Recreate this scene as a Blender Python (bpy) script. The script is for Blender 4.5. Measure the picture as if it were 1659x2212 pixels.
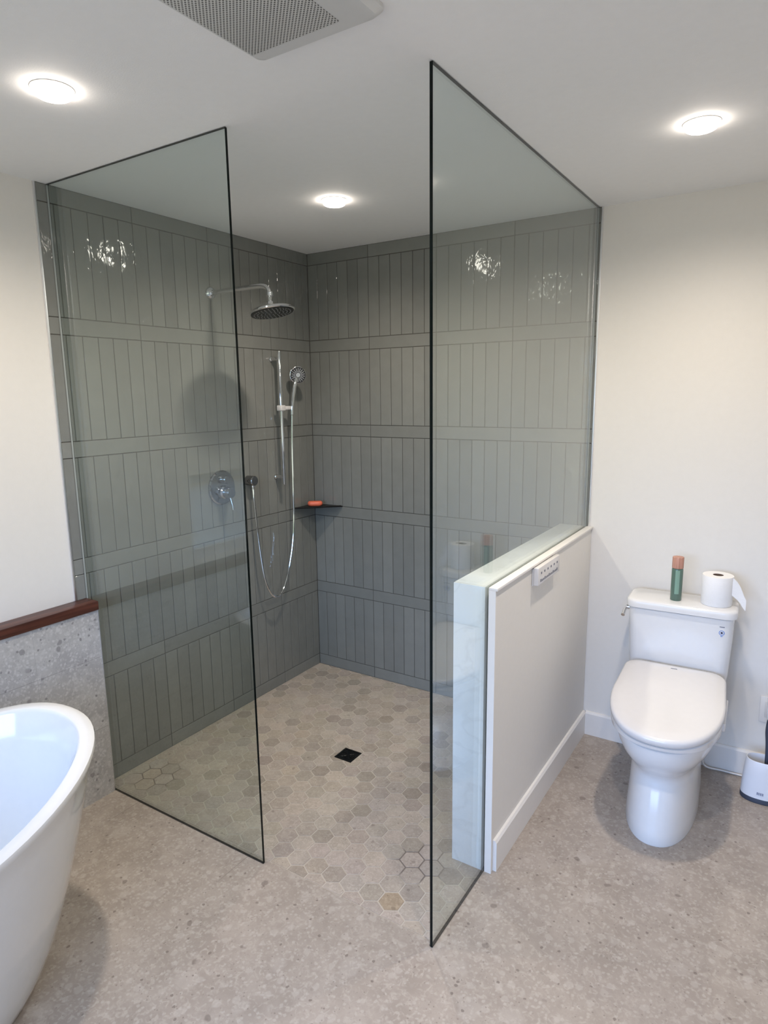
import bpy, bmesh, math, random
from mathutils import Vector, Matrix
random.seed(7)
PI = math.pi
S = bpy.context.scene
COL = S.collection
for o in list(bpy.data.objects): bpy.data.objects.remove(o)

# ------------------------------------------------------------------ camera
CAM_POS = Vector((2.40987, -2.99625, 1.64826))
YAW, PITCH, ROLL, FPX = -0.57010, -0.18011, -0.01331, 1402.96
d = Vector((math.sin(YAW)*math.cos(PITCH), math.cos(YAW)*math.cos(PITCH), math.sin(PITCH)))
r0 = Vector((math.cos(YAW), -math.sin(YAW), 0)); u0 = r0.cross(d)
cr, sr = math.cos(ROLL), math.sin(ROLL)
rv = cr*r0 + sr*u0; uv = -sr*r0 + cr*u0
cam = bpy.data.cameras.new('camera'); cam.lens = FPX/2212*36; cam.sensor_width = 36; cam.sensor_fit = 'AUTO'
cam.clip_start = .02
co = bpy.data.objects.new('camera', cam); COL.objects.link(co)
co.matrix_world = Matrix(((rv.x, uv.x, -d.x, CAM_POS.x), (rv.y, uv.y, -d.y, CAM_POS.y), (rv.z, uv.z, -d.z, CAM_POS.z), (0,0,0,1)))
S.camera = co

# ------------------------------------------------------------------ light
EXPOSURE = 0.10
SKY = 12.5           # daylight strength through the two windows
LAMP = 27.0         # radiance of the recessed lamp diffusers
BEAM = 64.0          # downward beam of each recessed lamp
LAMP_COL = (1.0, .895, .79)
S.view_settings.view_transform = 'Standard'; S.view_settings.look = 'None'
S.view_settings.gamma = 1; S.view_settings.exposure = EXPOSURE
S.view_settings.use_curve_mapping = False
W = bpy.data.worlds.new('world'); S.world = W; W.use_nodes = True
nt = W.node_tree; nt.nodes.clear()
wo = nt.nodes.new('ShaderNodeOutputWorld'); wb = nt.nodes.new('ShaderNodeBackground')
tc = nt.nodes.new('ShaderNodeTexCoord'); sx = nt.nodes.new('ShaderNodeSeparateXYZ'); rp = nt.nodes.new('ShaderNodeValToRGB')
mr = nt.nodes.new('ShaderNodeMapRange'); mr.inputs[1].default_value = -1; mr.inputs[2].default_value = 1
nt.links.new(tc.outputs['Generated'], sx.inputs[0]); nt.links.new(sx.outputs[2], mr.inputs[0]); nt.links.new(mr.outputs[0], rp.inputs[0])
e = rp.color_ramp.elements
e[0].position = 0.0; e[0].color = (.17, .165, .15, 1)
e[1].position = 1.0; e[1].color = (.32, .58, 1.0, 1)
for pos, c in ((.46, (.13, .13, .11, 1)), (.49, (.05, .06, .045, 1)), (.515, (.05, .06, .045, 1)), (.55, (.42, .58, .92, 1)), (.62, (.38, .575, 1.0, 1))):
    n = e.new(pos); n.color = c
nt.links.new(rp.outputs[0], wb.inputs[0])
az = nt.nodes.new('ShaderNodeMapRange'); az.inputs[1].default_value = -.85; az.inputs[2].default_value = -.35     # brighter sky beyond the big window
az.inputs[3].default_value = SKY; az.inputs[4].default_value = SKY*.2
nt.links.new(sx.outputs[1], az.inputs[0]); nt.links.new(az.outputs[0], wb.inputs[1])
nt.links.new(wb.outputs[0], wo.inputs[0])
WIN_A = (-3.80, -2.07, .845, 1.28)      # window_1 on the left wall: y0, y1, z0, z1
WIN_F = (.30, 2.90, .50, 2.15)         # window_2 on the wall behind the camera: x0, x1, z0, z1
FRONT_Y, RIGHT_X, H = -4.30, 3.40, 2.42
def portal(name, loc, rot, w, h):
    l = bpy.data.lights.new(name, 'AREA'); l.shape = 'RECTANGLE'; l.size = w; l.size_y = h; l.cycles.is_portal = True
    o = bpy.data.objects.new(name, l); COL.objects.link(o); o.location = loc; o.rotation_euler = rot
portal('window_daylight_portal', ((WIN_F[0]+WIN_F[1])/2, FRONT_Y-.16, (WIN_F[2]+WIN_F[3])/2), (PI/2, 0, 0), WIN_F[1]-WIN_F[0], WIN_F[3]-WIN_F[2])

# ------------------------------------------------------------------ materials
def lin(r, g, b):
    f = lambda c: (c/255/12.92) if c/255 <= .04045 else ((c/255+.055)/1.055)**2.4
    return (f(r), f(g), f(b), 1)
def newmat(name):
    m = bpy.data.materials.new(name); m.use_nodes = True
    t = m.node_tree; return m, t, t.nodes, t.links, t.nodes['Principled BSDF']
def mat(name, col, rough=.5, metal=0, ior=1.5, coat=0, noise=0, nscale=40, bump=0, bscale=60, spec=.5):
    m, t, N, L, b = newmat(name)
    b.inputs['Roughness'].default_value = rough; b.inputs['Metallic'].default_value = metal; b.inputs['IOR'].default_value = ior
    b.inputs['Coat Weight'].default_value = coat; b.inputs['Coat Roughness'].default_value = .04
    b.inputs['Specular IOR Level'].default_value = spec
    tcn = N.new('ShaderNodeTexCoord'); nz = N.new('ShaderNodeTexNoise'); nz.inputs['Scale'].default_value = nscale; nz.inputs['Detail'].default_value = 3
    L.new(tcn.outputs['Object'], nz.inputs['Vector'])
    mx = N.new('ShaderNodeMix'); mx.data_type = 'RGBA'
    c = Vector(col[:3]); k = noise if noise else .02
    mx.inputs[6].default_value = (*(c*(1-k)), 1); mx.inputs[7].default_value = (*(c*(1+k)), 1)
    L.new(nz.outputs[0], mx.inputs[0]); L.new(mx.outputs[2], b.inputs['Base Color'])
    if bump:
        n2 = N.new('ShaderNodeTexNoise'); n2.inputs['Scale'].default_value = bscale; n2.inputs['Detail'].default_value = 3
        L.new(tcn.outputs['Object'], n2.inputs['Vector'])
        bp = N.new('ShaderNodeBump'); bp.inputs['Strength'].default_value = bump; bp.inputs['Distance'].default_value = .002
        L.new(n2.outputs[0], bp.inputs['Height']); L.new(bp.outputs[0], b.inputs['Normal'])
    return m
M = {}
M['paint'] = mat('warm_white_paint', (.765, .735, .685, 1), .55, bump=.12, bscale=320)
M['ceiling'] = mat('ceiling_paint', (.90, .895, .88, 1), .8, bump=.15, bscale=260)
M['trim'] = mat('white_trim_paint', (.80, .77, .73, 1), .4)
M['ceramic'] = mat('white_glazed_ceramic', (.74, .73, .72, 1), .2, coat=.25)
M['plastic'] = mat('white_plastic', (.69, .665, .645, 1), .22, coat=.3)
M['acrylic'] = mat('white_tub_acrylic', (.69, .68, .66, 1), .13, coat=.5)
M['chrome'] = mat('chrome', (.80, .80, .81, 1), .06, metal=1)
M['steel'] = mat('satin_steel_trim', (.80, .80, .81, 1), .38, metal=1)
M['dark_metal'] = mat('black_metal', (.012, .012, .012, 1), .35, metal=.6)
M['nozzle'] = mat('grey_nozzle_rubber', (.03, .03, .032, 1), .45)
M['paper'] = mat('toilet_paper', (.86, .85, .84, 1), .95, bump=.5, bscale=300)
M['cardboard'] = mat('cardboard_core', (.16, .11, .08, 1), .9)
M['grey_rubber'] = mat('dark_blue_grey_rubber', (.04, .05, .075, 1), .5)
M['clear_seal'] = mat('clear_silicone', (.42, .43, .42, 1), .25)
M['valve_chrome'] = mat('shaded_chrome', (.46, .47, .50, 1), .07, metal=1)
M['dark_reflection_chrome'] = mat('dark_reflection_chrome', (.30, .30, .31, 1), .12, metal=1)  # ordinary chrome, dimmed in colour to stand for its dark reflections
M['soap'] = mat('coral_soap', (.82, .17, .09, 1), .4)
M['seal'] = mat('dark_silicone', (.04, .045, .045, 1), .4)
M['bottle'] = mat('frosted_green_glass', lin(84, 110, 97), .25, coat=.3)
M['bottle_label'] = mat('pale_green_label', lin(128, 160, 142), .4)
M['pale_ink'] = mat('pale_grey_print', lin(140, 144, 162), .5)
M['ink'] = mat('grey_print', lin(92, 95, 112), .5)
M['blue_ink'] = mat('blue_print', lin(120, 145, 200), .5)
M['navy'] = mat('navy_print', lin(20, 26, 70), .5)
M['vent'] = mat('off_white_vent_plastic', (.66, .66, .64, 1), .45)
M['holder'] = mat('white_brush_holder_plastic', (.74, .745, .77, 1), .3)

def wood_mat(name, c1, c2, scale, rot, rough=.4):
    m, t, N, L, b = newmat(name)
    tcn = N.new('ShaderNodeTexCoord'); mp = N.new('ShaderNodeMapping'); mp.inputs['Scale'].default_value = scale; mp.inputs['Rotation'].default_value = rot
    nz = N.new('ShaderNodeTexNoise'); nz.inputs['Scale'].default_value = 1; nz.inputs['Detail'].default_value = 6; nz.inputs['Distortion'].default_value = .6
    cr_ = N.new('ShaderNodeValToRGB'); cr_.color_ramp.elements[0].color = c1; cr_.color_ramp.elements[1].color = c2
    cr_.color_ramp.elements[0].position = .35; cr_.color_ramp.elements[1].position = .68
    L.new(tcn.outputs['Object'], mp.inputs[0]); L.new(mp.outputs[0], nz.inputs['Vector']); L.new(nz.outputs[0], cr_.inputs[0]); L.new(cr_.outputs[0], b.inputs['Base Color'])
    b.inputs['Roughness'].default_value = rough
    return m
M['ledge_wood'] = wood_mat('red_brown_oiled_wood', (.045, .012, .007, 1), (.115, .036, .021, 1), (60, 3, 60), (0, 0, 0), .36)
M['cap_wood'] = wood_mat('pink_beech_wood', lin(172, 122, 102), lin(205, 156, 136), (120, 120, 8), (0, 0, 0), .5)

def tile_mat():
    m, t, N, L, b = newmat('grey_green_glazed_tile')
    g = N.new('ShaderNodeNewGeometry'); tcn = N.new('ShaderNodeTexCoord')
    cr_ = N.new('ShaderNodeValToRGB'); E = cr_.color_ramp.elements
    E[0].color = (.196, .199, .183, 1); E[1].color = (.226, .229, .210, 1)
    L.new(g.outputs['Random Per Island'], cr_.inputs[0])
    nz = N.new('ShaderNodeTexNoise'); nz.inputs['Scale'].default_value = 14; nz.inputs['Detail'].default_value = 4
    L.new(tcn.outputs['Object'], nz.inputs['Vector'])
    mm = N.new('ShaderNodeMapRange'); mm.inputs[3].default_value = .9; mm.inputs[4].default_value = 1.1; L.new(nz.outputs[0], mm.inputs[0])
    mu = N.new('ShaderNodeMix'); mu.data_type = 'RGBA'; mu.blend_type = 'MULTIPLY'; mu.inputs[0].default_value = 1
    L.new(cr_.outputs[0], mu.inputs[6]); L.new(mm.outputs[0], mu.inputs[7]); L.new(mu.outputs[2], b.inputs['Base Color'])
    b.inputs['Roughness'].default_value = .06; b.inputs['IOR'].default_value = 1.52
    # hand-made waviness of the glaze
    n2 = N.new('ShaderNodeTexNoise'); n2.inputs['Scale'].default_value = 26; n2.inputs['Detail'].default_value = 2.5; n2.inputs['Distortion'].default_value = .4
    mp = N.new('ShaderNodeMapping'); mp.inputs['Scale'].default_value = (1, 1, .55)
    L.new(tcn.outputs['Object'], mp.inputs[0]); L.new(mp.outputs[0], n2.inputs['Vector'])
    bp = N.new('ShaderNodeBump'); bp.inputs['Strength'].default_value = .55; bp.inputs['Distance'].default_value = .0045
    L.new(n2.outputs[0], bp.inputs['Height']); L.new(bp.outputs[0], b.inputs['Normal'])
    return m
M['tile'] = tile_mat()
M['grout'] = mat('dark_wall_grout', (.075, .07, .060, 1), .9)

def stone_nodes(N, L, vec, base, dark, light, dfl, lfl, scale=1.0):
    """conglomerate stone: cloudy ground, fine grain, rounded pale and dark pebbles"""
    def noise(s, det=4, dist=0):
        n = N.new('ShaderNodeTexNoise'); n.inputs['Scale'].default_value = s*scale; n.inputs['Detail'].default_value = det; n.inputs['Distortion'].default_value = dist
        L.new(vec, n.inputs['Vector']); return n.outputs[0]
    def mix(fac, a, b_):
        x = N.new('ShaderNodeMix'); x.data_type = 'RGBA'
        L.new(fac, x.inputs[0])
        for s, i in ((a, 6), (b_, 7)):
            if isinstance(s, tuple): x.inputs[i].default_value = s
            else: L.new(s, x.inputs[i])
        return x.outputs[2]
    def rng(f, a, b_, c=0, d_=1):
        x = N.new('ShaderNodeMapRange'); x.inputs[1].default_value = a; x.inputs[2].default_value = b_; x.inputs[3].default_value = c; x.inputs[4].default_value = d_
        L.new(f, x.inputs[0]); return x.outputs[0]
    def pebbles(s, size, keep):
        wv = N.new('ShaderNodeTexNoise'); wv.inputs['Scale'].default_value = s*1.3*scale; L.new(vec, wv.inputs['Vector'])
        ad = N.new('ShaderNodeVectorMath'); ad.operation = 'MULTIPLY_ADD'; ad.inputs[1].default_value = (.5/s/scale,)*3
        L.new(wv.outputs[1], ad.inputs[0]); L.new(vec, ad.inputs[2])
        v = N.new('ShaderNodeTexVoronoi'); v.inputs['Scale'].default_value = s*scale; L.new(ad.outputs[0], v.inputs['Vector'])
        sp = N.new('ShaderNodeSeparateColor'); L.new(v.outputs['Color'], sp.inputs[0])
        a = rng(v.outputs['Distance'], size, size*.72); k = rng(sp.outputs[0], keep, keep+.02)
        mu = N.new('ShaderNodeMath'); mu.operation = 'MULTIPLY'; L.new(a, mu.inputs[0]); L.new(k, mu.inputs[1]); return mu.outputs[0]
    def scaled(f, k):
        x = N.new('ShaderNodeMath'); x.operation = 'MULTIPLY'; x.inputs[1].default_value = k; L.new(f, x.inputs[0]); return x.outputs[0]
    c = mix(rng(noise(9, 6, .8), .36, .66), dark, base)
    c = mix(scaled(rng(noise(55, 6, 1.2), .50, .66), .8), c, light)
    c = mix(scaled(rng(noise(120, 5, .6), .56, .70), .7), c, dark)
    c = mix(scaled(pebbles(11, .40, .80), .30), c, lfl)
    c = mix(scaled(pebbles(30, .42, .70), .38), c, lfl)
    c = mix(scaled(pebbles(75, .42, .62), .45), c, lfl)
    c = mix(scaled(pebbles(36, .38, .78), .5), c, dark)
    c = mix(scaled(pebbles(24, .30, .94), .72), c, dfl)
    c = mix(scaled(pebbles(62, .34, .93), .85), c, dfl)
    c = mix(scaled(pebbles(140, .36, .93), .6), c, dfl)
    return c
def joint_fac(N, L, coord, offset, pitch, width):
    a = N.new('ShaderNodeMath'); a.operation = 'SUBTRACT'; L.new(coord, a.inputs[0]); a.inputs[1].default_value = offset
    b = N.new('ShaderNodeMath'); b.operation = 'PINGPONG'; L.new(a.outputs[0], b.inputs[0]); b.inputs[1].default_value = pitch/2
    c = N.new('ShaderNodeMath'); c.operation = 'LESS_THAN'; L.new(b.outputs[0], c.inputs[0]); c.inputs[1].default_value = width/2
    return c.outputs[0]
def stone_mat(name, base, dark, light, dfl, lfl, joints, jcol, rough=.42):
    m, t, N, L, b = newmat(name)
    tcn = N.new('ShaderNodeTexCoord')
    c = stone_nodes(N, L, tcn.outputs['Object'], base, dark, light, dfl, lfl)
    sp = N.new('ShaderNodeSeparateXYZ'); L.new(tcn.outputs['Object'], sp.inputs[0])
    for ax, off, pitch, w, k, beyond in joints:      # beyond: (y, strength) where the joint is filled with a paler grout
        f = joint_fac(N, L, sp.outputs[ax], off, pitch, w)
        ml = N.new('ShaderNodeMath'); ml.operation = 'MULTIPLY'; ml.inputs[1].default_value = k; L.new(f, ml.inputs[0])
        if beyond:
            mr_ = N.new('ShaderNodeMapRange'); mr_.inputs[1].default_value = beyond[0]-.03; mr_.inputs[2].default_value = beyond[0]+.03
            mr_.inputs[3].default_value = beyond[1]; mr_.inputs[4].default_value = k; L.new(sp.outputs[1], mr_.inputs[0])
            lt = N.new('ShaderNodeMath'); lt.operation = 'LESS_THAN'; lt.inputs[1].default_value = beyond[2]; L.new(sp.outputs[0], lt.inputs[0])
            mm_ = N.new('ShaderNodeMath'); mm_.operation = 'MULTIPLY'; L.new(lt.outputs[0], mm_.inputs[0]); L.new(mr_.outputs[0], mm_.inputs[1]); L.new(mm_.outputs[0], ml.inputs[1])
        x = N.new('ShaderNodeMix'); x.data_type = 'RGBA'; L.new(ml.outputs[0], x.inputs[0]); L.new(c, x.inputs[6]); x.inputs[7].default_value = jcol; c = x.outputs[2]
    L.new(c, b.inputs['Base Color']); b.inputs['Roughness'].default_value = rough
    n2 = N.new('ShaderNodeTexNoise'); n2.inputs['Scale'].default_value = 160; L.new(tcn.outputs['Object'], n2.inputs['Vector'])
    bp = N.new('ShaderNodeBump'); bp.inputs['Strength'].default_value = .1; bp.inputs['Distance'].default_value = .001
    L.new(n2.outputs[0], bp.inputs['Height']); L.new(bp.outputs[0], b.inputs['Normal'])
    return m
M['floor'] = stone_mat('beige_conglomerate_porcelain', (.385, .328, .278, 1), (.315, .265, .222, 1), (.435, .378, .325, 1), (.19, .155, .13, 1), (.49, .435, .385, 1),
                       ((0, .231, .614, .0022, .75, (-1.64, .03, 1.1)), (1, -1.655, 1.228, .0020, .03, None)), (.16, .135, .115, 1))
M['wainscot'] = stone_mat('grey_conglomerate_porcelain', (.46, .44, .415, 1), (.37, .35, .335, 1), (.52, .50, .475, 1), (.22, .205, .20, 1), (.60, .58, .555, 1),
                          ((2, .607, .305, .002, .6, None), (1, -1.777, 1.228, .002, .25, None)), (.20, .19, .185, 1))
def hex_mat():
    m, t, N, L, b = newmat('stone_hexagon_mosaic')
    tcn = N.new('ShaderNodeTexCoord')
    c = stone_nodes(N, L, tcn.outputs['Object'], (.44, .375, .32, 1), (.375, .32, .27, 1), (.50, .435, .375, 1), (.27, .225, .19, 1), (.52, .455, .395, 1), 1.6)
    at = N.new('ShaderNodeAttribute'); at.attribute_name = 'tone'
    mu = N.new('ShaderNodeMix'); mu.data_type = 'RGBA'; mu.blend_type = 'MULTIPLY'; mu.inputs[0].default_value = 1
    L.new(c, mu.inputs[6]); L.new(at.outputs['Color'], mu.inputs[7]); L.new(mu.outputs[2], b.inputs['Base Color'])
    b.inputs['Roughness'].default_value = .5
    return m
M['hex'] = hex_mat()
def hex_grout():
    m, t, N, L, b = newmat('pale_floor_grout')
    tcn = N.new('ShaderNodeTexCoord'); nz = N.new('ShaderNodeTexNoise'); nz.inputs['Scale'].default_value = 2.3; nz.inputs['Detail'].default_value = 3
    L.new(tcn.outputs['Object'], nz.inputs['Vector'])
    # damp-stained grout near the pony wall end and by the left glass
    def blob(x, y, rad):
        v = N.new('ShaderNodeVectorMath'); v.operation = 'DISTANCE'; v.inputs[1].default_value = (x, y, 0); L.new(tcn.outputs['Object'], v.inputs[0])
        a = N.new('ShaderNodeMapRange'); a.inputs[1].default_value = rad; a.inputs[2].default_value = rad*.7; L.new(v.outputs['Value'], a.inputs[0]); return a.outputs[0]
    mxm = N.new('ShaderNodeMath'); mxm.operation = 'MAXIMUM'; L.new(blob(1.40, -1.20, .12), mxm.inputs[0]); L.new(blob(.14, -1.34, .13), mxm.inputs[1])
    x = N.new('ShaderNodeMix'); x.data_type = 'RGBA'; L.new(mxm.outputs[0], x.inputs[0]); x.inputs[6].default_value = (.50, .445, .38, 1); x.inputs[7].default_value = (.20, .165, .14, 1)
    L.new(x.outputs[2], b.inputs['Base Color']); b.inputs['Roughness'].default_value = .85
    return m
M['hex_grout'] = hex_grout()

def quartz():
    m, t, N, L, b = newmat('white_veined_quartz')
    tcn = N.new('ShaderNodeTexCoord'); nz = N.new('ShaderNodeTexNoise'); nz.inputs['Scale'].default_value = 3.2; nz.inputs['Detail'].default_value = 5; nz.inputs['Distortion'].default_value = 1.4
    L.new(tcn.outputs['Object'], nz.inputs['Vector'])
    cr_ = N.new('ShaderNodeValToRGB'); E = cr_.color_ramp.elements
    E[0].position = .47; E[0].color = (.80, .80, .79, 1); E[1].position = .53; E[1].color = (.80, .80, .79, 1)
    n = E.new(.50); n.color = (.73, .73, .72, 1)
    L.new(nz.outputs[0], cr_.inputs[0]); L.new(cr_.outputs[0], b.inputs['Base Color']); b.inputs['Roughness'].default_value = .12
    return m
M['quartz'] = quartz()

def glass_mat(name, tint):
    m, t, N, L, b = newmat(name); N.remove(b)
    out = N['Material Output'] if 'Material Output' in N else N.new('ShaderNodeOutputMaterial')
    g = N.new('ShaderNodeNewGeometry'); fr = N.new('ShaderNodeFresnel'); mi = N.new('ShaderNodeMix'); mi.data_type = 'FLOAT'
    L.new(g.outputs['Backfacing'], mi.inputs[0]); mi.inputs[2].default_value = 1.5; mi.inputs[3].default_value = 1/1.5
    L.new(mi.outputs[0], fr.inputs['IOR'])
    tr = N.new('ShaderNodeBsdfTransparent'); tr.inputs[0].default_value = tint
    gl = N.new('ShaderNodeBsdfGlossy'); gl.inputs['Roughness'].default_value = 0.0; gl.inputs['Color'].default_value = (1, 1, 1, 1)
    mx = N.new('ShaderNodeMixShader'); L.new(fr.outputs[0], mx.inputs[0]); L.new(tr.outputs[0], mx.inputs[1]); L.new(gl.outputs[0], mx.inputs[2])
    L.new(mx.outputs[0], out.inputs[0])
    return m
M['glass'] = glass_mat('green_tinted_shower_glass', (.908, .944, .934, 1))
def frosted():
    m, t, N, L, b = newmat('frosted_window_glass'); N.remove(b)
    tl_ = N.new('ShaderNodeBsdfTranslucent'); tl_.inputs[0].default_value = (.85, .78, .70, 1)
    L.new(tl_.outputs[0], N['Material Output'].inputs[0]); return m
M['frosted'] = frosted()
M['window_glass'] = glass_mat('clear_window_glass', (.98, .985, .985, 1))
M['glass_edge'] = mat('dark_glass_edge', (.003, .006, .0055, 1), .12, spec=.2)

def emis(name, col, s):
    m, t, N, L, b = newmat(name); N.remove(b)
    em = N.new('ShaderNodeEmission'); em.inputs[0].default_value = col; em.inputs[1].default_value = s
    L.new(em.outputs[0], N['Material Output'].inputs[0]); return m
M['lamp'] = emis('lamp_diffuser', (*LAMP_COL, 1), LAMP)

def grille_mat():
    m, t, N, L, b = newmat('perforated_vent_grille')
    tcn = N.new('ShaderNodeTexCoord'); sp = N.new('ShaderNodeSeparateXYZ'); L.new(tcn.outputs['Object'], sp.inputs[0])
    P = .0092
    def wave(sock):
        a = N.new('ShaderNodeMath'); a.operation = 'MULTIPLY'; a.inputs[1].default_value = 2*PI/P; L.new(sock, a.inputs[0])
        b_ = N.new('ShaderNodeMath'); b_.operation = 'COSINE'; L.new(a.outputs[0], b_.inputs[0]); return b_.outputs[0]
    ad = N.new('ShaderNodeMath'); ad.operation = 'ADD'; L.new(wave(sp.outputs[0]), ad.inputs[0]); L.new(wave(sp.outputs[1]), ad.inputs[1])
    ab = N.new('ShaderNodeMath'); ab.operation = 'ABSOLUTE'; L.new(ad.outputs[0], ab.inputs[0])
    th = N.new('ShaderNodeMapRange'); th.inputs[1].default_value = .95; th.inputs[2].default_value = 1.15; L.new(ab.outputs[0], th.inputs[0])
    x = N.new('ShaderNodeMix'); x.data_type = 'RGBA'; L.new(th.outputs[0], x.inputs[0]); x.inputs[6].default_value = (.66, .66, .63, 1); x.inputs[7].default_value = (.10, .10, .095, 1)
    L.new(x.outputs[2], b.inputs['Base Color']); b.inputs['Roughness'].default_value = .5
    return m
M['grille'] = grille_mat()

# ------------------------------------------------------------------ mesh helpers
def box(bm, x0, x1, y0, y1, z0, z1, bev=0, seg=2):
    v = [bm.verts.new(c) for c in ((x0,y0,z0),(x1,y0,z0),(x1,y1,z0),(x0,y1,z0),(x0,y0,z1),(x1,y0,z1),(x1,y1,z1),(x0,y1,z1))]
    fs = [bm.faces.new([v[i] for i in f]) for f in ((0,3,2,1),(4,5,6,7),(0,1,5,4),(1,2,6,5),(2,3,7,6),(3,0,4,7))]
    if bev:
        ed = {e_ for f in fs for e_ in f.edges}
        bmesh.ops.bevel(bm, geom=list(ed), offset=bev, segments=seg, affect='EDGES', profile=.5)
    return bm
def mkbox(*a, **k): return box(bmesh.new(), *a, **k)
def loft(bm, rings, cap0=True, cap1=True, closed=True):
    vs = [[bm.verts.new(p) for p in r] for r in rings]
    n = len(rings[0])
    for a, b in zip(vs, vs[1:]):
        for i in range(n if closed else n-1):
            j = (i+1) % n; bm.faces.new((a[i], a[j], b[j], b[i]))
    if cap0: bm.faces.new(list(reversed(vs[0])))
    if cap1: bm.faces.new(vs[-1])
    return vs
def lathe(bm, prof, n=40, axis='z', origin=(0,0,0), closed=False):
    """prof: list of (radius, height) along the axis"""
    o = Vector(origin); rings = []
    for r_, h in prof:
        ring = []
        for i in range(n):
            a = 2*PI*i/n; c, s = r_*math.cos(a), r_*math.sin(a)
            ring.append(o + Vector({'z': (c, s, h), 'x': (h, c, s), 'y': (s, h, c)}[axis]))
        rings.append(ring)
    if closed: rings.append(rings[0])
    loft(bm, rings, cap0=not closed and prof[0][0] > 1e-6, cap1=not closed and prof[-1][0] > 1e-6)
    bmesh.ops.remove_doubles(bm, verts=bm.verts, dist=1e-6)
    return bm
def tube(bm, pts, rad, n=12, caps=True):
    pts = [Vector(p) for p in pts]; rad = rad if isinstance(rad, (list, tuple)) else [rad]*len(pts)
    rings = []; up = None
    for i, p in enumerate(pts):
        t = (pts[min(i+1, len(pts)-1)]-pts[max(i-1, 0)]).normalized()
        if up is None:
            up = Vector((0,0,1)) if abs(t.z) < .9 else Vector((1,0,0))
        a = (up - t*up.dot(t)).normalized(); b = t.cross(a); up = a
        rings.append([p + rad[i]*(a*math.cos(2*PI*k/n)+b*math.sin(2*PI*k/n)) for k in range(n)])
    loft(bm, rings, caps, caps); return bm
def bez(P, n=24):
    """Catmull-Rom through the points"""
    P = [Vector(p) for p in P]; Q = [P[0]*2-P[1]]+P+[P[-1]*2-P[-2]]; out = []
    for i in range(1, len(Q)-2):
        for k in range(n):
            t = k/n; a, b, c, d_ = Q[i-1:i+3]
            out.append(.5*((2*b)+(c-a)*t+(2*a-5*b+4*c-d_)*t*t+(3*b-3*c+d_-a)*t**3))
    out.append(P[-1]); return out
def build(name, bm, m, parent=None, smooth=35, loc=None, rot=None):
    bmesh.ops.recalc_face_normals(bm, faces=bm.faces)
    me = bpy.data.meshes.new(name)
    if smooth:
        ang = math.radians(smooth)
        for f in bm.faces: f.smooth = True
        for e_ in bm.edges:
            e_.smooth = not (len(e_.link_faces) == 2 and e_.calc_face_angle(0) > ang) and len(e_.link_faces) == 2
    bm.to_mesh(me); bm.free()
    for x in (m if isinstance(m, (list, tuple)) else [m]): me.materials.append(x)
    o = bpy.data.objects.new(name, me); COL.objects.link(o)
    if parent: o.parent = parent
    if loc: o.location = loc
    if rot: o.rotation_euler = rot
    return o
def struct(name, bm, m, parent=None, smooth=35):
    o = build(name, bm, m, parent, smooth)
    if not parent: o['kind'] = 'structure'
    return o
def thing(name, label, cat, loc=(0,0,0), rz=0, group=None):
    o = bpy.data.objects.new(name, None); COL.objects.link(o); o.location = loc; o.rotation_euler = (0,0,rz)
    o.empty_display_size = .05
    return tag(o, label, cat, group)
def tag(o, label, cat, group=None):
    o['label'] = label; o['category'] = cat
    if group: o['group'] = group
    return o
def wall_boxes(bm, axis, lo, hi, t0, t1, hole):
    """solid wall in the plane across `axis`, with one rectangular opening: hole = (a0, a1, z0, z1)"""
    a0, a1, z0, z1 = hole
    for (p, q, r_, s) in ((lo, a0, 0, H), (a1, hi, 0, H), (a0, a1, 0, z0), (a0, a1, z1, H)):
        if axis == 'x': box(bm, t0, t1, p, q, r_, s)
        else: box(bm, p, q, t0, t1, r_, s)
    return bm

# ------------------------------------------------------------------ room shell
TH = .15
XR, YS = 1.600, -1.500            # right glass plane x, left glass plane / shower edge y
PONY_Y, PONY_H = -1.125, 1.031
fl = bmesh.new()
box(fl, -TH, RIGHT_X+TH, FRONT_Y-TH, YS+.018, -.1, 0); box(fl, XR-.004, RIGHT_X+TH, YS+.018, TH, -.1, 0)
struct('floor', fl, M['floor'], smooth=0)
struct('ceiling', mkbox(-TH, RIGHT_X+TH, FRONT_Y-TH, TH, H, H+.1), M['ceiling'], smooth=0)
struct('wall_back', mkbox(-TH, RIGHT_X+TH, .004, TH, -.1, H), M['paint'], smooth=0)
struct('wall_left', wall_boxes(bmesh.new(), 'x', FRONT_Y, .004, -TH, -.004, WIN_A), M['paint'], smooth=0)
struct('wall_front', wall_boxes(bmesh.new(), 'y', -TH, RIGHT_X+TH, FRONT_Y-TH, FRONT_Y, WIN_F), M['paint'], smooth=0)
struct('wall_right', mkbox(RIGHT_X, RIGHT_X+TH, FRONT_Y, .004, 0, H), M['paint'], smooth=0)
def window(name, axis, hole, t, pane='window_glass'):
    a0, a1, z0, z1 = hole; f = bmesh.new(); w = .05
    bars = [(a0, a0+w, z0, z1), (a1-w, a1, z0, z1), (a0, a1, z0, z0+w), (a0, a1, z1-w, z1), ((a0+a1)/2-.025, (a0+a1)/2+.025, z0, z1)]
    for p, q, r_, s in bars:
        if axis == 'x': box(f, t-.03, t+.03, p, q, r_, s)
        else: box(f, p, q, t-.03, t+.03, r_, s)
    o = struct(name, f, M['trim'], smooth=0)
    g = bmesh.new()
    if axis == 'x': box(g, t-.003, t+.003, a0, a1, z0, z1)
    else: box(g, a0, a1, t-.003, t+.003, z0, z1)
    build('window_pane', g, M[pane], o, 0)
window('window_1', 'x', WIN_A, -.11, 'frosted'); window('window_2', 'y', WIN_F, FRONT_Y-.11)

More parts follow.
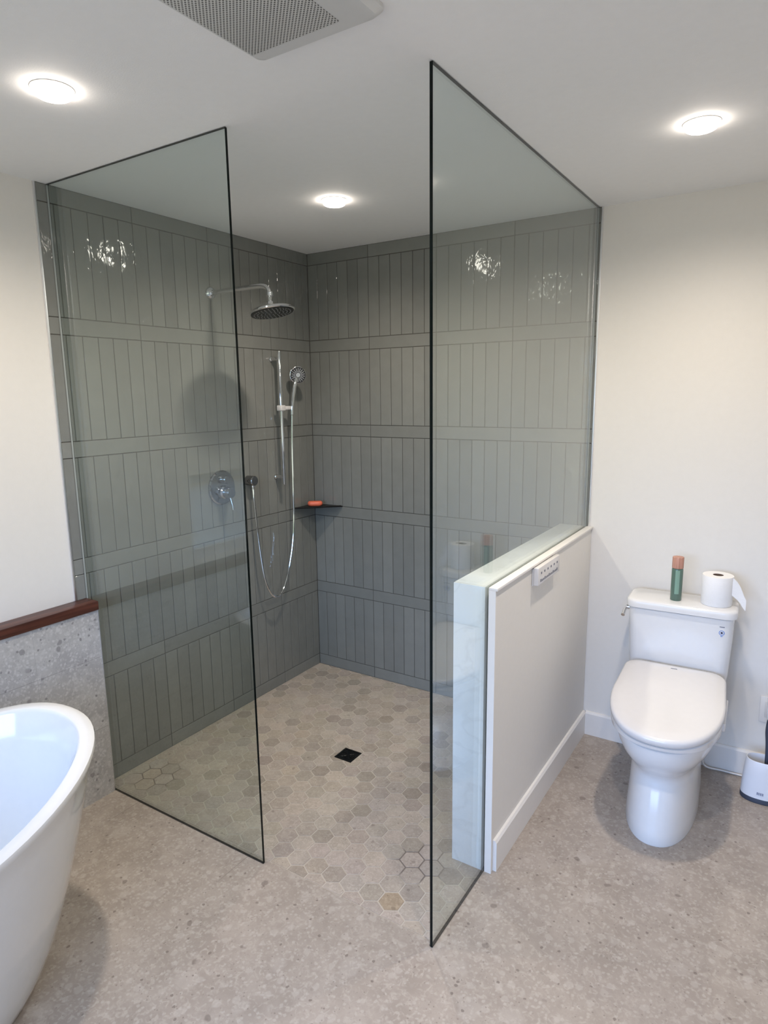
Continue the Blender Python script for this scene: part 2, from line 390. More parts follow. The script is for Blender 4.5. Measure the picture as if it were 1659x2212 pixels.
# ---- shower wall tiles: five rows of upright tiles between six flat courses
TP, TL, TW = .4713, .4068, .0645   # period of the courses, upright length, flat course height
GAP = .0030
def tile(bm, P, u0_, u1_, v0, v1, rnd):
    """one glazed tile; P(u, v, depth) -> point"""
    u0_ += GAP/2; u1_ -= GAP/2; v0 += GAP/2; v1 -= GAP/2
    if u1_-u0_ < .004: return
    e_ = .0012; k = [rnd.uniform(-.0004, .0004) for _ in range(4)]
    back = [bm.verts.new(P(u, v, .004)) for u, v in ((u0_, v0), (u1_, v0), (u1_, v1), (u0_, v1))]
    mid = [bm.verts.new(P(u, v, .0010-kk)) for (u, v), kk in zip(((u0_, v0), (u1_, v0), (u1_, v1), (u0_, v1)), k)]
    fr = [bm.verts.new(P(u, v, -kk)) for (u, v), kk in zip(((u0_+e_, v0+e_), (u1_-e_, v0+e_), (u1_-e_, v1-e_), (u0_+e_, v1-e_)), k)]
    for a, b in ((back, mid), (mid, fr)):
        for i in range(4):
            j = (i+1) % 4; bm.faces.new((a[i], a[j], b[j], b[i]))
    bm.faces.new(fr)
def tiled_wall(name, P, length, start, seed, g0=0, g1=0):
    """start: distance along the wall of the first long joint"""
    rnd = random.Random(seed); bm = bmesh.new()
    for k in range(6):
        z0 = k*TP; z1 = z0+TW
        js = [0] + [start+.408*i for i in range(-1, 6) if 0 < start+.408*i < length-.002] + [length]
        for a, b in zip(js, js[1:]): tile(bm, P, a, b, z0, min(z1, H), rnd)
        if k < 5:
            st = start % .068
            js = [0] + [st+.068*i for i in range(-1, 40) if .003 < st+.068*i < length-.003] + [length]
            for a, b in zip(js, js[1:]): tile(bm, P, a, b, z1, z1+TL, rnd)
    o = struct(name, bm, M['tile'], smooth=25)
    g = bmesh.new()
    v = [g.verts.new(P(*q)) for q in ((-g0, 0, .0022), (length+g1, 0, .0022), (length+g1, H, .0022), (-g0, H, .0022), (-g0, 0, .0038), (length+g1, 0, .0038), (length+g1, H, .0038), (-g0, H, .0038))]
    for f in ((0,3,2,1),(4,5,6,7),(0,1,5,4),(1,2,6,5),(2,3,7,6),(3,0,4,7)): g.faces.new([v[i] for i in f])
    build('grout', g, M['grout'], o, 0)
    return o
tiled_wall('wall_shower_left', lambda u, v, dd: Vector((-dd, -1.545+u, v)), 1.545, .404, 3, g1=.0022)
tiled_wall('wall_shower_back', lambda u, v, dd: Vector((u, dd, v)), 1.612, .4075, 5, g0=.0022)
struct('trim_1', mkbox(-.004, .0016, -1.5535, -1.5450, .843, H, bev=.0012), M['steel'])
struct('trim_2', mkbox(1.6120, 1.6205, -.0016, .004, PONY_H, H, bev=.0012), M['steel'])

# ---- half-height stone wainscot by the tub and its wooden ledge
struct('wall_left_wainscot', mkbox(0, .075, FRONT_Y, -1.507, 0, .806), M['wainscot'], smooth=0)
struct('trim_3', mkbox(.0725, .0765, -1.5085, -1.5055, 0, .806), M['steel'], smooth=0)
led = mkbox(0, .082, FRONT_Y, -1.5055, .806, .843, bev=.0025)
tag(build('wooden_ledge', led, M['ledge_wood']), 'red-brown wooden ledge board capping the grey stone half wall beside the tub', 'ledge')

# ---- hexagon mosaic shower floor
def clip_poly(poly, x0, x1, y0, y1):
    for ax, lim, sg in ((0, x0, 1), (0, x1, -1), (1, y0, 1), (1, y1, -1)):
        out = []
        for i, p in enumerate(poly):
            q = poly[(i+1) % len(poly)]; a = sg*(p[ax]-lim); b = sg*(q[ax]-lim)
            if a >= 0: out.append(p)
            if a*b < 0:
                t = a/(a-b); out.append((p[0]+t*(q[0]-p[0]), p[1]+t*(q[1]-p[1])))
        poly = out
        if not poly: return []
    return poly
sf = struct('floor_shower', mkbox(-.0038, XR-.004, YS+.018, .0038, -.1, -.0012), M['hex_grout'], smooth=0)
hx = bmesh.new(); cl = hx.loops.layers.float_color.new('tone')
PX, PY = .0785, .0681; R = .0424; rnd = random.Random(11)
hole = (.7185, .8105, -.812, -.722)
for j in range(-3, 24):
    for i in range(-20, 6):
        cx = 1.402 + i*PX + (PX/2 if j % 2 else 0); cy = -1.411 + j*PY
        q = rnd.random(); t = rnd.uniform(.90, 1.06)
        if q < .10: t *= .80
        elif q < .24: t *= .89
        tint = (t*rnd.uniform(.985, 1.03), t, t*rnd.uniform(.95, 1.02), 1)
        if (i, j) == (0, 0): tint = (.84, .76, .63, 1)
        poly = [(cx+R*math.cos(PI/6+k*PI/3), cy+R*math.sin(PI/6+k*PI/3)) for k in range(6)]
        parts = [(0.002, XR-.006, YS+.021, -.002)]
        if abs(cx-.7645) < .09 and abs(cy+.767) < .09:
            a, b, c, d_ = hole
            parts = [(0.002, a-.003, YS+.021, -.002), (b+.003, 1.59, YS+.021, -.002), (a-.003, b+.003, YS+.021, c-.003), (a-.003, b+.003, d_+.003, -.002)]
        for cl_ in parts:
            pc = clip_poly(poly, *cl_)
            if len(pc) < 3: continue
            f = hx.faces.new([hx.verts.new((x, y, 0)) for x, y in pc])
            lo = [hx.verts.new((x, y, -.0012)) for x, y in pc]
            fs = [f]
            for k in range(len(pc)):
                m_ = (k+1) % len(pc); fs.append(hx.faces.new((f.verts[k], f.verts[m_], lo[m_], lo[k])))
            for ff in fs:
                for lp in ff.loops: lp[cl] = tint
build('hexagon_tiles', hx, M['hex'], sf, 0)

# ---- pony wall: quartz-faced on the shower side, painted on the toilet side, the glass between them
pw = struct('wall_pony', mkbox(1.493, XR-.0062, PONY_Y+.012, 0, 0, PONY_H-.012), M['paint'], smooth=0)
build('quartz_end', mkbox(1.481, XR-.0062, PONY_Y, PONY_Y+.012, 0, PONY_H-.0004, bev=.001), M['quartz'], pw)
build('quartz_top', mkbox(1.481, XR-.0062, PONY_Y+.0122, 0, PONY_H-.012, PONY_H, bev=.001), M['quartz'], pw)
build('tiled_side', mkbox(1.483, 1.493, PONY_Y+.0125, -.0005, 0, PONY_H-.0125), M['tile'], pw)
build('painted_side', mkbox(XR+.0062, 1.6285, PONY_Y+.008, 0, 0, PONY_H-.009), M['paint'], pw)
build('edge_board', mkbox(XR+.0062, 1.6305, PONY_Y, PONY_Y+.008, 0, PONY_H-.009), M['trim'], pw)
build('top_board', mkbox(XR+.0062, 1.6365, PONY_Y, 0, PONY_H-.009, PONY_H, bev=.0008), M['trim'], pw)
BH = .118
def bb_prof(th): return [(0, 0), (th, 0), (th, BH-.010), (th-.006, BH-.001), (0, BH)]
def baseboard(name, P, a, b):
    bm = bmesh.new(); pr = bb_prof(.014)
    loft(bm, [[P(a, t, z) for t, z in pr], [P(b, t, z) for t, z in pr]])
    struct(name, bm, M['trim'], smooth=0)
baseboard('baseboard_pony', lambda a, t, z: Vector((1.6285+t, a, z)), PONY_Y+.02, .0)
baseboard('baseboard_back', lambda a, t, z: Vector((a, .004-t, z)), 1.6425, RIGHT_X)
baseboard('baseboard_right', lambda a, t, z: Vector((RIGHT_X-t, a, z)), FRONT_Y, -.012)

# ------------------------------------------------------------------ glass panels
def glass_panel(name, x0, x1, y0, y1, z0, z1, thin, label):
    bm = box(bmesh.new(), x0, x1, y0, y1, z0, z1, bev=.0008, seg=1)
    bm.faces.ensure_lookup_table(); bm.normal_update()
    for f in bm.faces:
        f.material_index = 0 if abs(f.normal[thin]) > .99 else (2 if f.normal[1-thin]*(1 if thin == 0 else -1) > .9 else 1)
    o = build(name, bm, [M['glass'], M['glass_edge'], M['clear_seal']], smooth=0)
    return tag(o, label, 'glass panel')
glass_panel('glass_panel', .0010, .921, YS-.0045, YS+.0045, .0005, H-.0015, 1, 'frameless glass shower screen on the left, fixed to the wall carrying the shower fittings')
glass_panel('glass_panel', XR-.0045, XR+.0045, -1.5015, -.0020, .0005, H-.0015, 0, 'frameless glass shower screen on the right, rising through the white half wall')

# ------------------------------------------------------------------ ceiling lamps
LABELS = ['recessed round ceiling lamp above the bathtub, left of the ventilation grille',
          'recessed round ceiling lamp inside the shower, above the shower head',
          'recessed round ceiling lamp above the toilet, right of the right glass screen',
          'recessed round ceiling lamp above the open floor, just outside the top of the picture']
for lb, (x, y) in zip(LABELS, ((.736, -1.916), (.741, -.735), (2.086, -.732), (2.086, -1.916))):
    t = thing('ceiling_lamp', lb, 'ceiling lamp', (x, y, H), group='recessed ceiling lamps')
    rg = lathe(bmesh.new(), [(.040, -.0005), (.051, -.0005), (.0525, -.0015), (.050, -.0030), (.0455, -.0035), (.040, -.003)], 48)
    build('ring', rg, M['trim'], t)
    dm = lathe(bmesh.new(), [(0, -.001), (.0440, -.001), (.0445, -.012), (.043, -.0175), (.038, -.0205), (.022, -.0220), (0, -.0225)], 48)
    build('diffuser', dm, M['lamp'], t)
    sl = bpy.data.lights.new('lamp_beam', 'SPOT'); sl.energy = BEAM; sl.color = LAMP_COL; sl.spot_size = math.radians(166); sl.spot_blend = 1; sl.shadow_soft_size = .04
    so = bpy.data.objects.new('lamp_beam', sl); COL.objects.link(so); so.parent = t; so.location = (0, 0, -.0265)

# ------------------------------------------------------------------ ceiling vent
t = thing('ceiling_vent', 'square off-white ventilation fan cover with perforated grille on the ceiling', 'ceiling vent', (1.46, -1.93, H))
fr = bmesh.new()
def rrect(x0, x1, y0, y1, z, r, n=6):
    out = []
    for cx, cy, a0 in ((x1-r, y1-r, 0), (x0+r, y1-r, 90), (x0+r, y0+r, 180), (x1-r, y0+r, 270)):
        for k in range(n+1):
            a = math.radians(a0+90*k/n); out.append(Vector((cx+r*math.cos(a), cy+r*math.sin(a), z)))
    return out
VX0, VX1, VY0, VY1 = -.178, .168, -.17, .190
loft(fr, [rrect(VX0, VX1, VY0, VY1, -.0005, .02), rrect(VX0, VX1, VY0, VY1, -.008, .02), rrect(VX0+.012, VX1-.012, VY0+.012, VY1-.012, -.020, .018), rrect(VX0+.022, VX1-.022, VY0+.022, VY1-.022, -.021, .012)])
build('frame', fr, M['vent'], t)
build('grille', mkbox(-.158, .082, -.15, .142, -.0232, -.0205, bev=.001), M['grille'], t)

# ------------------------------------------------------------------ shower head
t = thing('rain_shower', 'round chrome rain shower head on a wall arm under the ceiling', 'shower head', (0, -.735, 2.126))
build('flange', lathe(bmesh.new(), [(.030, .0006), (.030, .005), (.024, .016), (.014, .023), (.0, .023)], 32, 'x'), M['chrome'], t)
arm = bez([(.006, 0, -.002), (.12, 0, .002), (.26, 0, .003), (.330, 0, .001), (.360, 0, -.010), (.374, 0, -.034)], 8)
build('arm', tube(bmesh.new(), arm, .0105, 16), M['chrome'], t)
nk = lathe(bmesh.new(), [(.011, -.026), (.0165, -.030), (.0165, -.044), (.011, -.050), (.010, -.066), (.016, -.070), (.018, -.080), (.028, -.088), (.034, -.094)], 28, 'z', (.375, 0, 0))
build('neck', nk, M['chrome'], t)
TILT = Matrix.Translation((.375, 0, -.075)) @ Matrix.Rotation(math.radians(-11), 4, 'Y') @ Matrix.Translation((-.375, 0, .075)) @ Matrix.Translation((.377*.08, 0, 0)) @ Matrix.Diagonal((.92, .92, 1, 1))
def tilted(bm): bmesh.ops.transform(bm, matrix=TILT, verts=bm.verts); return bm
hd = lathe(bmesh.new(), [(.020, -.086), (.045, -.092), (.085, -.099), (.106, -.106), (.1115, -.112), (.1115, -.1165), (.107, -.120), (.104, -.1195)], 56, 'z', (.377, 0, 0))
h_ = build('head', tilted(hd), M['chrome'], t)
fc = lathe(bmesh.new(), [(0, -.1190), (.1035, -.1190), (.1035, -.1212), (0, -.1212)], 56, 'z', (.377, 0, 0))
fo = build('spray_face', tilted(fc), M['dark_metal'], h_)
nz = bmesh.new()
for rr, n in ((.018, 6), (.036, 12), (.054, 18), (.072, 24), (.088, 30)):
    for k in range(n):
        a = 2*PI*k/n; box(nz, .377+rr*math.cos(a)-.002, .377+rr*math.cos(a)+.002, rr*math.sin(a)-.002, rr*math.sin(a)+.002, -.1238, -.1212)
no = build('nozzles', tilted(nz), M['steel'], h_, 0); no['kind'] = 'stuff'

# ------------------------------------------------------------------ shower valve
t = thing('shower_valve', 'round chrome shower mixer valve with lever behind the left glass screen', 'shower valve', (0, -.735, 1.200))
build('plate', lathe(bmesh.new(), [(.086, .0006), (.086, .006), (.080, .012), (.050, .016), (0, .017)], 56, 'x'), M['valve_chrome'], t)
build('diverter', lathe(bmesh.new(), [(.021, .010), (.021, .040), (.017, .046), (0, .047)], 28, 'x', (0, 0, .042)), M['valve_chrome'], t)
tb = build('diverter_tab', mkbox(.036, .046, -.005, .030, .038, .047, bev=.002), M['valve_chrome'], t)
bd = lathe(bmesh.new(), [(.034, .010), (.034, .028), (.027, .034), (.027, .066), (.024, .073), (0, .076)], 36, 'x', (0, 0, -.022))
build('handle_body', bd, M['valve_chrome'], t)
build('lever', tube(bmesh.new(), [(.058, .0, -.040), (.064, .001, -.060), (.070, .002, -.085), (.073, .002, -.108)], [.006, .0065, .007, .0072], 12), M['valve_chrome'], t)

# ------------------------------------------------------------------ hand shower set
BX, BY = .060, -.333
t = thing('shower_rail', 'vertical chrome slide rail for the hand shower on the tiled wall', 'shower rail', (0, BY, 1.17))
build('bar', lathe(bmesh.new(), [(0, 0), (.0085, 0), (.0095, .003), (.0095, .702), (.0085, .705), (0, .705)], 24, 'z', (BX, 0, 0)), M['chrome'], t)
for z in (.040, .667):
    build('wall_bracket', lathe(bmesh.new(), [(.0135, .0006), (.0135, .006), (.0105, .010), (.0105, BX-.005), (0, BX-.004)], 24, 'x', (0, 0, z)), M['chrome'], t)
sl = mkbox(BX-.017, BX+.017, -.019, .019, .395, .425, bev=.005, seg=3); box(sl, BX-.004, BX+.014, .016, .066, .400, .420, bev=.004, seg=3)
build('slider', sl, M['plastic'], t)
hs = thing('hand_shower', 'chrome hand shower with round spray face held in the rail slider', 'hand shower', (BX+.012, -.262, 1.555))
hp = [(0, 0, -.012), (.001, .003, .03), (.004, .012, .09), (.009, .024, .15), (.012, .034, .185)]
build('handle', tube(bmesh.new(), bez(hp, 6), [.0095+.0018*min(1, i/16) for i in range(25)], 16), M['chrome'], hs)
rotm = Matrix.Rotation(math.radians(-34), 4, 'Z') @ Matrix.Rotation(math.radians(8), 4, 'Y')
hc = Vector((.014, .042, .200))
b1 = lathe(bmesh.new(), [(0, -.014), (.030, -.012), (.043, -.004), (.0465, .003), (.0455, .008), (.042, .010)], 40, 'x')
bmesh.ops.transform(b1, matrix=Matrix.Translation(hc) @ rotm, verts=b1.verts)
b1o = build('head', b1, M['chrome'], hs)
b2 = lathe(bmesh.new(), [(0, .006), (.0425, .006), (.0425, .0102), (0, .0108)], 40, 'x')
bmesh.ops.transform(b2, matrix=Matrix.Translation(hc) @ rotm, verts=b2.verts)
build('spray_face', b2, M['nozzle'], b1o)
b3 = bmesh.new()
for k in range(18):
    a = 2*PI*k/18; bb = box(bmesh.new(), .0102, .0122, -.0014, .0014, .016, .037)
    bmesh.ops.transform(bb, matrix=Matrix.Translation(hc) @ rotm @ Matrix.Rotation(a, 4, 'X'), verts=bb.verts)
    me = bpy.data.meshes.new('tmp'); bb.to_mesh(me); bb.free(); b3.from_mesh(me); bpy.data.meshes.remove(me)
bb = lathe(bmesh.new(), [(.013, .0102), (.012, .0125), (0, .0128)], 24, 'x')
bmesh.ops.transform(bb, matrix=Matrix.Translation(hc) @ rotm, verts=bb.verts)
me = bpy.data.meshes.new('tmp'); bb.to_mesh(me); bb.free(); b3.from_mesh(me); bpy.data.meshes.remove(me)
build('nozzle_ribs', b3, M['steel'], b1o)
t = thing('hose_outlet', 'round chrome hose outlet, dark reflections put into its colour, on the wall beside the left glass edge', 'hose outlet', (0, -.548, 1.213))
build('body', lathe(bmesh.new(), [(.026, .0006), (.026, .046), (.023, .050), (0, .051)], 36, 'x'), M['dark_reflection_chrome'], t)
build('hose_nipple', lathe(bmesh.new(), [(.011, -.020), (.011, -.034), (.007, -.036), (.007, -.044), (0, -.044)], 20, 'z', (.034, 0, 0)), M['chrome'], t)
hz = bez([(.034, -.548, 1.170), (.038, -.546, 1.08), (.045, -.540, .93), (.055, -.520, .71), (.062, -.484, .600), (.066, -.442, .563), (.068, -.400, .575), (.068, -.350, .650), (.068, -.300, .80),
          (.068, -.276, .95), (.068, -.270, 1.15), (.070, -.268, 1.38), (BX+.012, -.262, 1.541)], 12)
tag(build('shower_hose', tube(bmesh.new(), hz, .0058, 10), M['chrome']), 'thin silver shower hose hanging in a long loop', 'shower hose')

# ------------------------------------------------------------------ corner shelf and soap
t = thing('corner_shelf', 'small black metal triangular shelf in the shower corner', 'corner shelf', (0, 0, 1.008))
cs = bmesh.new(); L_ = .205
loft(cs, [[Vector(p) for p in ((.001, -.001, z), (.001, -L_, z), (.012, -L_, z), (L_, -.012, z), (L_, -.001, z))] for z in (0, .004)])
build('plate', cs, M['dark_metal'], t, 0)
lp = bmesh.new(); tube(lp, [(.010, -L_+.004, .006), (L_-.004, -.010, .006)], .0028, 8)
build('front_rim', lp, M['dark_metal'], t)
sp_ = bmesh.new()
rr = [(.0, .82), (.006, .97), (.014, 1.0), (.020, .97), (.026, .85)]
loft(sp_, [[Vector((sx_*s, sy_*s, z)) for sx_, sy_ in [(p.x, p.y) for p in rrect(-.043, .043, -.027, .027, 0, .022)]] for z, s in rr])
so = build('soap_bar', sp_, M['soap'], None, 60, (.062, -.075, 1.0128), (0, 0, math.radians(33)))
tag(so, 'coral orange bar of soap on the black corner shelf', 'soap')

# ------------------------------------------------------------------ floor drain
t = thing('floor_drain', 'small square black floor drain in the hexagon shower floor', 'drain', (.7645, -.767, 0))
fr = bmesh.new()
for a in ((-.046, .046, -.045, -.036), (-.046, .046, .036, .045), (-.046, -.037, -.036, .036), (.037, .046, -.036, .036)): box(fr, *a, -.003, .0012)
build('frame', fr, M['dark_metal'], t, 0)
gr = mkbox(-.037, .037, -.036, .036, -.004, -.0008)
def ring(bm, r1, r2, z0, z1, a0=0, a1=360, n=40):
    rings = []
    for k in range(n+1):
        a = math.radians(a0+(a1-a0)*k/n); c, s = math.cos(a), math.sin(a)
        rings.append([Vector((r1*c, r1*s, z0)), Vector((r2*c, r2*s, z0)), Vector((r2*c, r2*s, z1)), Vector((r1*c, r1*s, z1))])
    loft(bm, rings)
for r1, r2 in ((.029, .033), (.018, .0225), (.005, .010)): ring(gr, r1, r2, -.0008, .0010)
for k in range(4):
    a = PI/4+k*PI/2; c, s = math.cos(a), math.sin(a)
    tube(gr, [(.008*c, .008*s, -.0005), (.032*c, .032*s, -.0005)], .0018, 6)
build('grate', gr, M['dark_metal'], t)

# ------------------------------------------------------------------ bathtub
TCX, TCY, TA, TB, TTH = .562, -2.673, .433, .754, .039
t = thing('bathtub', 'white freestanding oval bathtub with raised ends beside the grey stone half wall', 'bathtub', (TCX, TCY, 0), TTH)
def trim_z(y, z, lift): return z + lift*(y/TB)**2
def oval(a, b, z, lift, e_=2.255, n=96):
    out = []
    for k in range(n):
        q = 2*PI*k/n; c, s = math.cos(q), math.sin(q)
        x = a*math.copysign(abs(c)**(2/e_), c); y = b*math.copysign(abs(s)**(2/e_), s)
        out.append(Vector((x, y, z + lift*(y/b)**2)))
    return out
ZR, LF = .593, .093
tub = bmesh.new(); rg = []
for f in (0, .012, .04, .10, .2, .32, .45, .58, .70, .80, .88, .94):
    k = f**.62
    a = .275 + (TA-.008-.275)*k; b = .500 + (TB-.008-.500)*k
    z = (ZR-.012)*f; rg.append(oval(a, b, z, LF*f**1.15))
rg.append(oval(TA-.003, TB-.003, ZR-.022, LF)); rg.append(oval(TA, TB, ZR-.010, LF)); rg.append(oval(TA-.0025, TB-.0025, ZR-.002, LF)); rg.append(oval(TA-.010, TB-.010, ZR, LF))
build_rings = rg[:]
inner = []
inner.append(oval(TA-.037, TB-.040, ZR-.001, LF)); inner.append(oval(TA-.0415, TB-.045, ZR-.0035, LF)); inner.append(oval(TA-.045, TB-.049, ZR-.012, LF))
for f in (.93, .85, .75, .62, .48, .34, .20, .10, .03, 0):
    k = f**.5
    a = .225 + (TA-.052-.225)*k; b = .43 + (TB-.060-.43)*k
    inner.append(oval(a, b, .13+(ZR-.145)*f, LF*f**1.15))
build('shell', (lambda bm: (loft(bm, rg+inner), bm)[1])(tub), M['acrylic'], t, 40)
build('overflow_cover', lathe(bmesh.new(), [(.024, .0), (.024, .006), (.018, .009), (0, .0095)], 28, 'x', (-.372, 0, .47)), M['chrome'], t)
build('plinth', (lambda bm: (loft(bm, [oval(.262, .485, .0, 0), oval(.262, .485, .004, 0)]), bm)[1])(bmesh.new()), M['seal'], t)

# ------------------------------------------------------------------ toilet
t = thing('toilet', 'white two-piece toilet with closed lid standing against the wall right of the half wall', 'toilet', (2.046, -.030, 0), math.radians(2.4))
def dshape(w, yb, yf, z, rb=.06, n=64, e_=2.25, zb=None):
    """D outline: straight back edge at yb with rounded corners, rounded nose at yf (towards the room), half width w"""
    out = []; ym = yb + (yf-yb)*.45
    # nose: superellipse from right (x=+w, ym) round the front to (x=-w, ym)
    for k in range(n//2+1):
        q = PI*k/(n//2); c, s = math.cos(q), math.sin(q)
        out.append((w*math.copysign(abs(c)**(2/e_), c), ym+(yf-ym)*abs(s)**(2/e_)))
    wb = w*.955; m_ = 8
    for k in range(1, m_+1):                     # left back corner
        a = PI + (-PI/2)*k/m_
        out.append((-wb+rb+rb*math.cos(a), yb-rb+rb*math.sin(a)))
    for k in range(0, m_+1):
        a = PI/2 - (PI/2)*k/m_
        out.append((wb-rb+rb*math.cos(a), yb-rb+rb*math.sin(a)))
    sl_ = 0 if zb is None else (zb-z)
    return [Vector((x, y, z + sl_*(y-yf)/(yb-yf))) for x, y in out]
bw = bmesh.new()
# half width, back y, front y, z
secs = [(.129, -.060, -.654, 0), (.130, -.060, -.656, .004), (.127, -.060, -.648, .05), (.124, -.060, -.628, .12), (.123, -.06, -.604, .18), (.121, -.06, -.592, .212), (.122, -.06, -.592, .236),
        (.130, -.055, -.610, .258), (.147, -.05, -.643, .286), (.164, -.045, -.670, .316), (.177, -.04, -.688, .348), (.185, -.04, -.698, .380), (.188, -.04, -.701, .400), (.184, -.04, -.696, .404)]
loft(bw, [dshape(w, yb, yf, z, min(.06, w*.6)) for w, yb, yf, z in secs])
build('bowl', bw, M['ceramic'], t, 50)
# bidet seat: body with side control ridge, then the closed lid
st = bmesh.new()
loft(st, [dshape(w, -.21, yf, z, .05, zb=z2) for w, yf, z, z2 in ((.189, -.702, .4075, .4075), (.194, -.709, .411, .415), (.195, -.711, .420, .488), (.192, -.706, .423, .494))])
build('seat', st, M['plastic'], t, 50)
ld = bmesh.new()
loft(ld, [dshape(w, yb, yf, z, .055, zb=z2) for w, yb, yf, z, z2 in ((.194, -.205, -.708, .4255, .497), (.199, -.200, -.715, .430, .502), (.200, -.199, -.716, .446, .518), (.1975, -.201, -.712, .4535, .5255), (.191, -.206, -.703, .4575, .5295), (.160, -.225, -.66, .4640, .5315), (.095, -.26, -.57, .4750, .5320))])
lo_ = build('seat_lid', ld, M['plastic'], t, 60)
mk = mkbox(-.012, .012, -.2465, -.2435, .5305, .5330); build('lid_mark', mk, M['ink'], lo_, 0)
ts = build('seat_control', mkbox(.180, .203, -.47, -.25, .414, .448, bev=.006, seg=3), M['plastic'], t)
# tank
tk = bmesh.new()
def tring(x0, x1, y0, y1, z, r): return rrect(x0, x1, y0, y1, z + (.010 if z > .6 else 0), r, 6)
loft(tk, [tring(-.155, .155, -.155, -.008, .3985, .04), tring(-.182, .182, -.170, -.008, .44, .04), tring(-.190, .190, -.176, -.008, .50, .04), tring(-.196, .196, -.184, -.008, .62, .038), tring(-.199, .199, -.188, -.008, .738, .036)])
tko = build('tank', tk, M['ceramic'], t, 50)
tl = bmesh.new()
loft(tl, [tring(-.198, .198, -.187, -.006, .7395, .036), tring(-.2085, .2085, -.196, -.003, .742, .044), tring(-.2095, .2095, -.197, -.002, .765, .044), tring(-.2065, .2065, -.194, -.005, .772, .042), tring(-.199, .199, -.186, -.012, .7755, .038)])
build('tank_lid', tl, M['ceramic'], t, 50)
fl_ = bmesh.new(); lathe(fl_, [(.011, -.199), (.011, -.212), (.007, -.214), (0, -.214)], 20, 'x', (0, -.135, .732))
tube(fl_, [(-.2125, -.135, .732), (-.2165, -.160, .725), (-.218, -.190, .710)], [.006, .0065, .008], 12)
build('flush_lever', fl_, M['chrome'], t)
# print on the tank front
build('tank_dash', mkbox(.149, .167, -.1885, -.1858, .7175, .7200), M['ink'], tko, 0)
sk = bmesh.new(); ring(sk, .0075, .0105, 0, .0008, 0, 360, 28); bmesh.ops.transform(sk, matrix=Matrix.Translation((.158, -.1858, .694)) @ Matrix.Rotation(PI/2, 4, 'X'), verts=sk.verts)
box(sk, .1545, .1615, -.1866, -.1852, .678, .682)
build('sticker_ring', sk, M['blue_ink'], tko, 0)
sd = lathe(bmesh.new(), [(.0042, 0), (.0042, .001), (0, .001)], 20, 'z'); bmesh.ops.transform(sd, matrix=Matrix.Translation((.158, -.1856, .694)) @ Matrix.Rotation(PI/2, 4, 'X'), verts=sd.verts)
build('sticker_dot', sd, M['navy'], tko, 0)

# ------------------------------------------------------------------ things on the tank
TZ = .7857
t = thing('bottle', 'slim frosted green bottle with a wooden cap on the toilet tank', 'bottle', (2.027, -.150, TZ))
build('body', lathe(bmesh.new(), [(0, 0), (.0205, 0), (.0222, .003), (.0222, .132), (.0205, .136), (.017, .137)], 36), M['bottle'], t)
build('cap', lathe(bmesh.new(), [(.0185, .1375), (.0218, .1375), (.0221, .139), (.0221, .182), (.0212, .184), (0, .184)], 36), M['cap_wood'], t)
lb = bmesh.new(); rg = []
for k in range(9):
    a = math.radians(-112 + 44*k/8 + 12); c, s = math.cos(a), math.sin(a)
    rg.append([Vector((rr*c, rr*s, z)) for rr, z in ((.0221, .030), (.0225, .030), (.0225, .130), (.0221, .130))])
loft(lb, rg); build('label', lb, M['bottle_label'], t)
t = thing('toilet_paper_roll', 'white toilet paper roll with a loose sheet standing on the toilet tank', 'toilet roll', (2.176, -.124, TZ))
RR, RH = .058, .122
build('roll', lathe(bmesh.new(), [(.020, 0.0005), (RR-.001, .0005), (RR, .002), (RR, RH-.002), (RR-.001, RH), (.020, RH)], 48, closed=True), M['paper'], t)
build('core', lathe(bmesh.new(), [(.0185, .0008), (.0198, .0008), (.0198, RH-.0005), (.0185, RH-.0005)], 32, closed=True), M['cardboard'], t)
ls = bmesh.new(); rg = []
for k in range(13):
    u = k/12; a = math.radians(-18)
    base = Vector((RR*math.cos(a), RR*math.sin(a), 0))
    out = base + Vector((.056*u + .004*math.sin(u*5), .012*u - .010*u*u, 0))
    top = RH*.985 - .085*u**1.15; bot = RH*.40 - .058*u
    thick = .0006
    rg.append([out+Vector((0, thick, bot)), out+Vector((0, -thick, bot)), out+Vector((0, -thick, top)), out+Vector((0, thick, top))])
loft(ls, rg); build('loose_sheet', ls, M['paper'], t, 60)

# ------------------------------------------------------------------ remote on the pony wall
t = thing('remote_control', 'small white bidet remote control in a holder on the half wall', 'remote control', (1.6285, -.668, .985))
build('holder', mkbox(.0005, .006, -.118, .118, -.034, .030, bev=.001), M['plastic'], t)
bo = build('body', mkbox(.007, .026, -.122, .122, -.031, .036, bev=.003, seg=3), M['plastic'], t)
for k in range(6): build('button', mkbox(.0255, .0266, -.094+.036*k, -.084+.036*k, .008, .016, bev=.0004, seg=1), M['ink'], bo, 0)
for k in range(13): build('button', mkbox(.0255, .0264, -.100+.0155*k, -.090+.0155*k, -.021, -.013 if k % 3 else -.010, bev=.0003, seg=1), M['ink'], bo, 0)

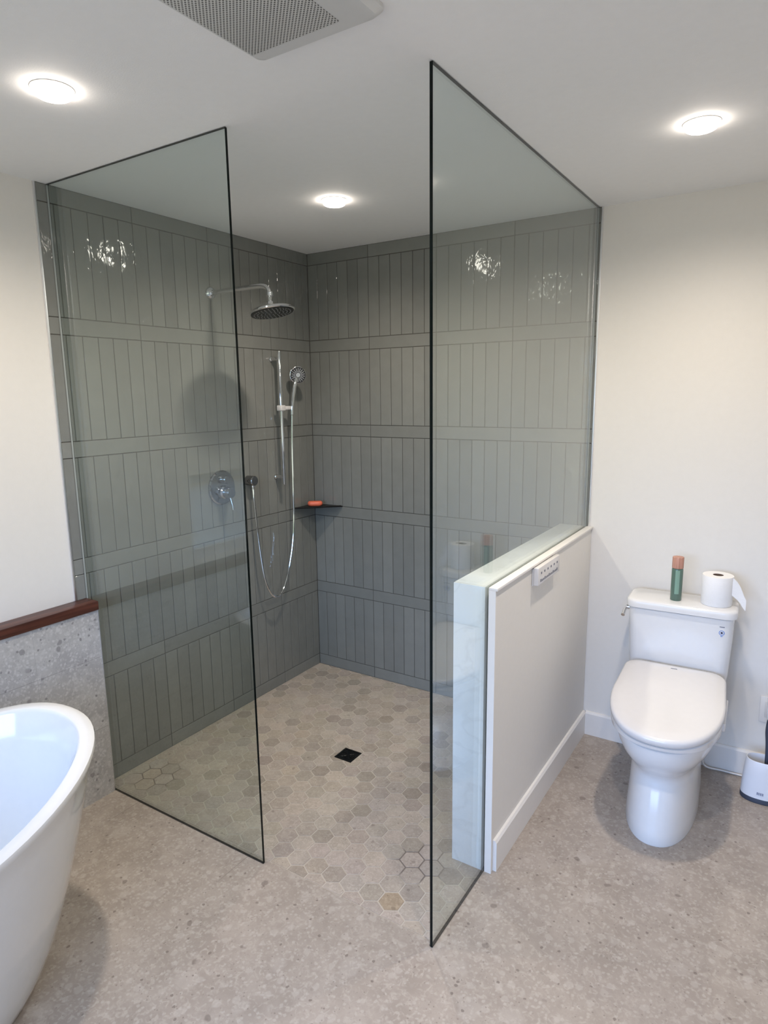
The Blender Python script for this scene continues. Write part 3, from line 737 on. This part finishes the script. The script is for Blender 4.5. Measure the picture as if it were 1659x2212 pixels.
# ------------------------------------------------------------------ outlet, cord, toilet brush
t = thing('power_outlet', 'white wall outlet plate low on the wall right of the toilet', 'outlet', (2.398, .004, .320))
build('cover_plate', mkbox(-.036, .036, -.006, -.0002, -.058, .058, bev=.002), M['trim'], t)
build('socket_face', mkbox(-.017, .017, -.0085, -.006, -.034, .034, bev=.001), M['plastic'], t)
cd = bez([(2.168, -.060, .25), (2.166, -.055, .10), (2.175, -.040, .018), (2.245, -.026, .007), (2.322, -.024, .007), (2.400, -.022, .010), (2.46, -.02, .05)], 10)
tag(build('electric_cable', tube(bmesh.new(), cd, .0038, 8), M['trim']), 'thin white cord running along the baseboard right of the toilet', 'cord')
t = thing('toilet_brush_holder', 'white oval toilet brush holder with dark base at the right edge', 'brush holder', (2.395, -.150, 0))
def stad(a, b, z, n=40): return oval(a, b, z, 0, 2.3, n)
hb = bmesh.new()
loft(hb, [stad(.0725, .052, .0215), stad(.0715, .0505, .06), stad(.066, .046, .13), stad(.0615, .0425, .170), stad(.060, .041, .1735), stad(.0575, .0385, .1735), stad(.0565, .0375, .168), stad(.060, .041, .05)])
build('body', hb, M['holder'], t, 40)
bs = bmesh.new(); loft(bs, [stad(.070, .050, 0), stad(.0735, .053, .003), stad(.0735, .053, .019), stad(.0725, .052, .0215)])
build('base', bs, M['grey_rubber'], t, 40)
lg = bmesh.new()
for k, (w, h_2) in enumerate(((.0045, .010), (.004, .010), (.004, .010), (.0045, .010))):
    x = -.012 + k*.0062
    ys = -.0522*math.sqrt(max(0, 1-abs(x/.0722)**2.3))
    box(lg, x, x+w, ys-.0009, ys+.002, .040, .040+h_2)
build('brand_mark', lg, M['pale_ink'], t, 0)
t = thing('toilet_brush', 'toilet brush with black rod and white grip standing in its holder', 'toilet brush', (2.407, -.142, .055))
build('rod', tube(bmesh.new(), bez([(0, 0, 0), (0, 0, .10), (-.003, .002, .18), (-.008, .002, .24), (-.004, .002, .30)], 6), [.008]*25, 14), M['grey_rubber'], t)
build('grip', lathe(bmesh.new(), [(.009, .285), (.014, .295), (.0155, .33), (.0155, .385), (.012, .398), (0, .402)], 24, 'z', (-.003, .002, 0)), M['holder'], t)
build('bristle_head', lathe(bmesh.new(), [(.006, .004), (.022, .008), (.024, .04), (.018, .065), (.008, .07)], 24), M['plastic'], t)
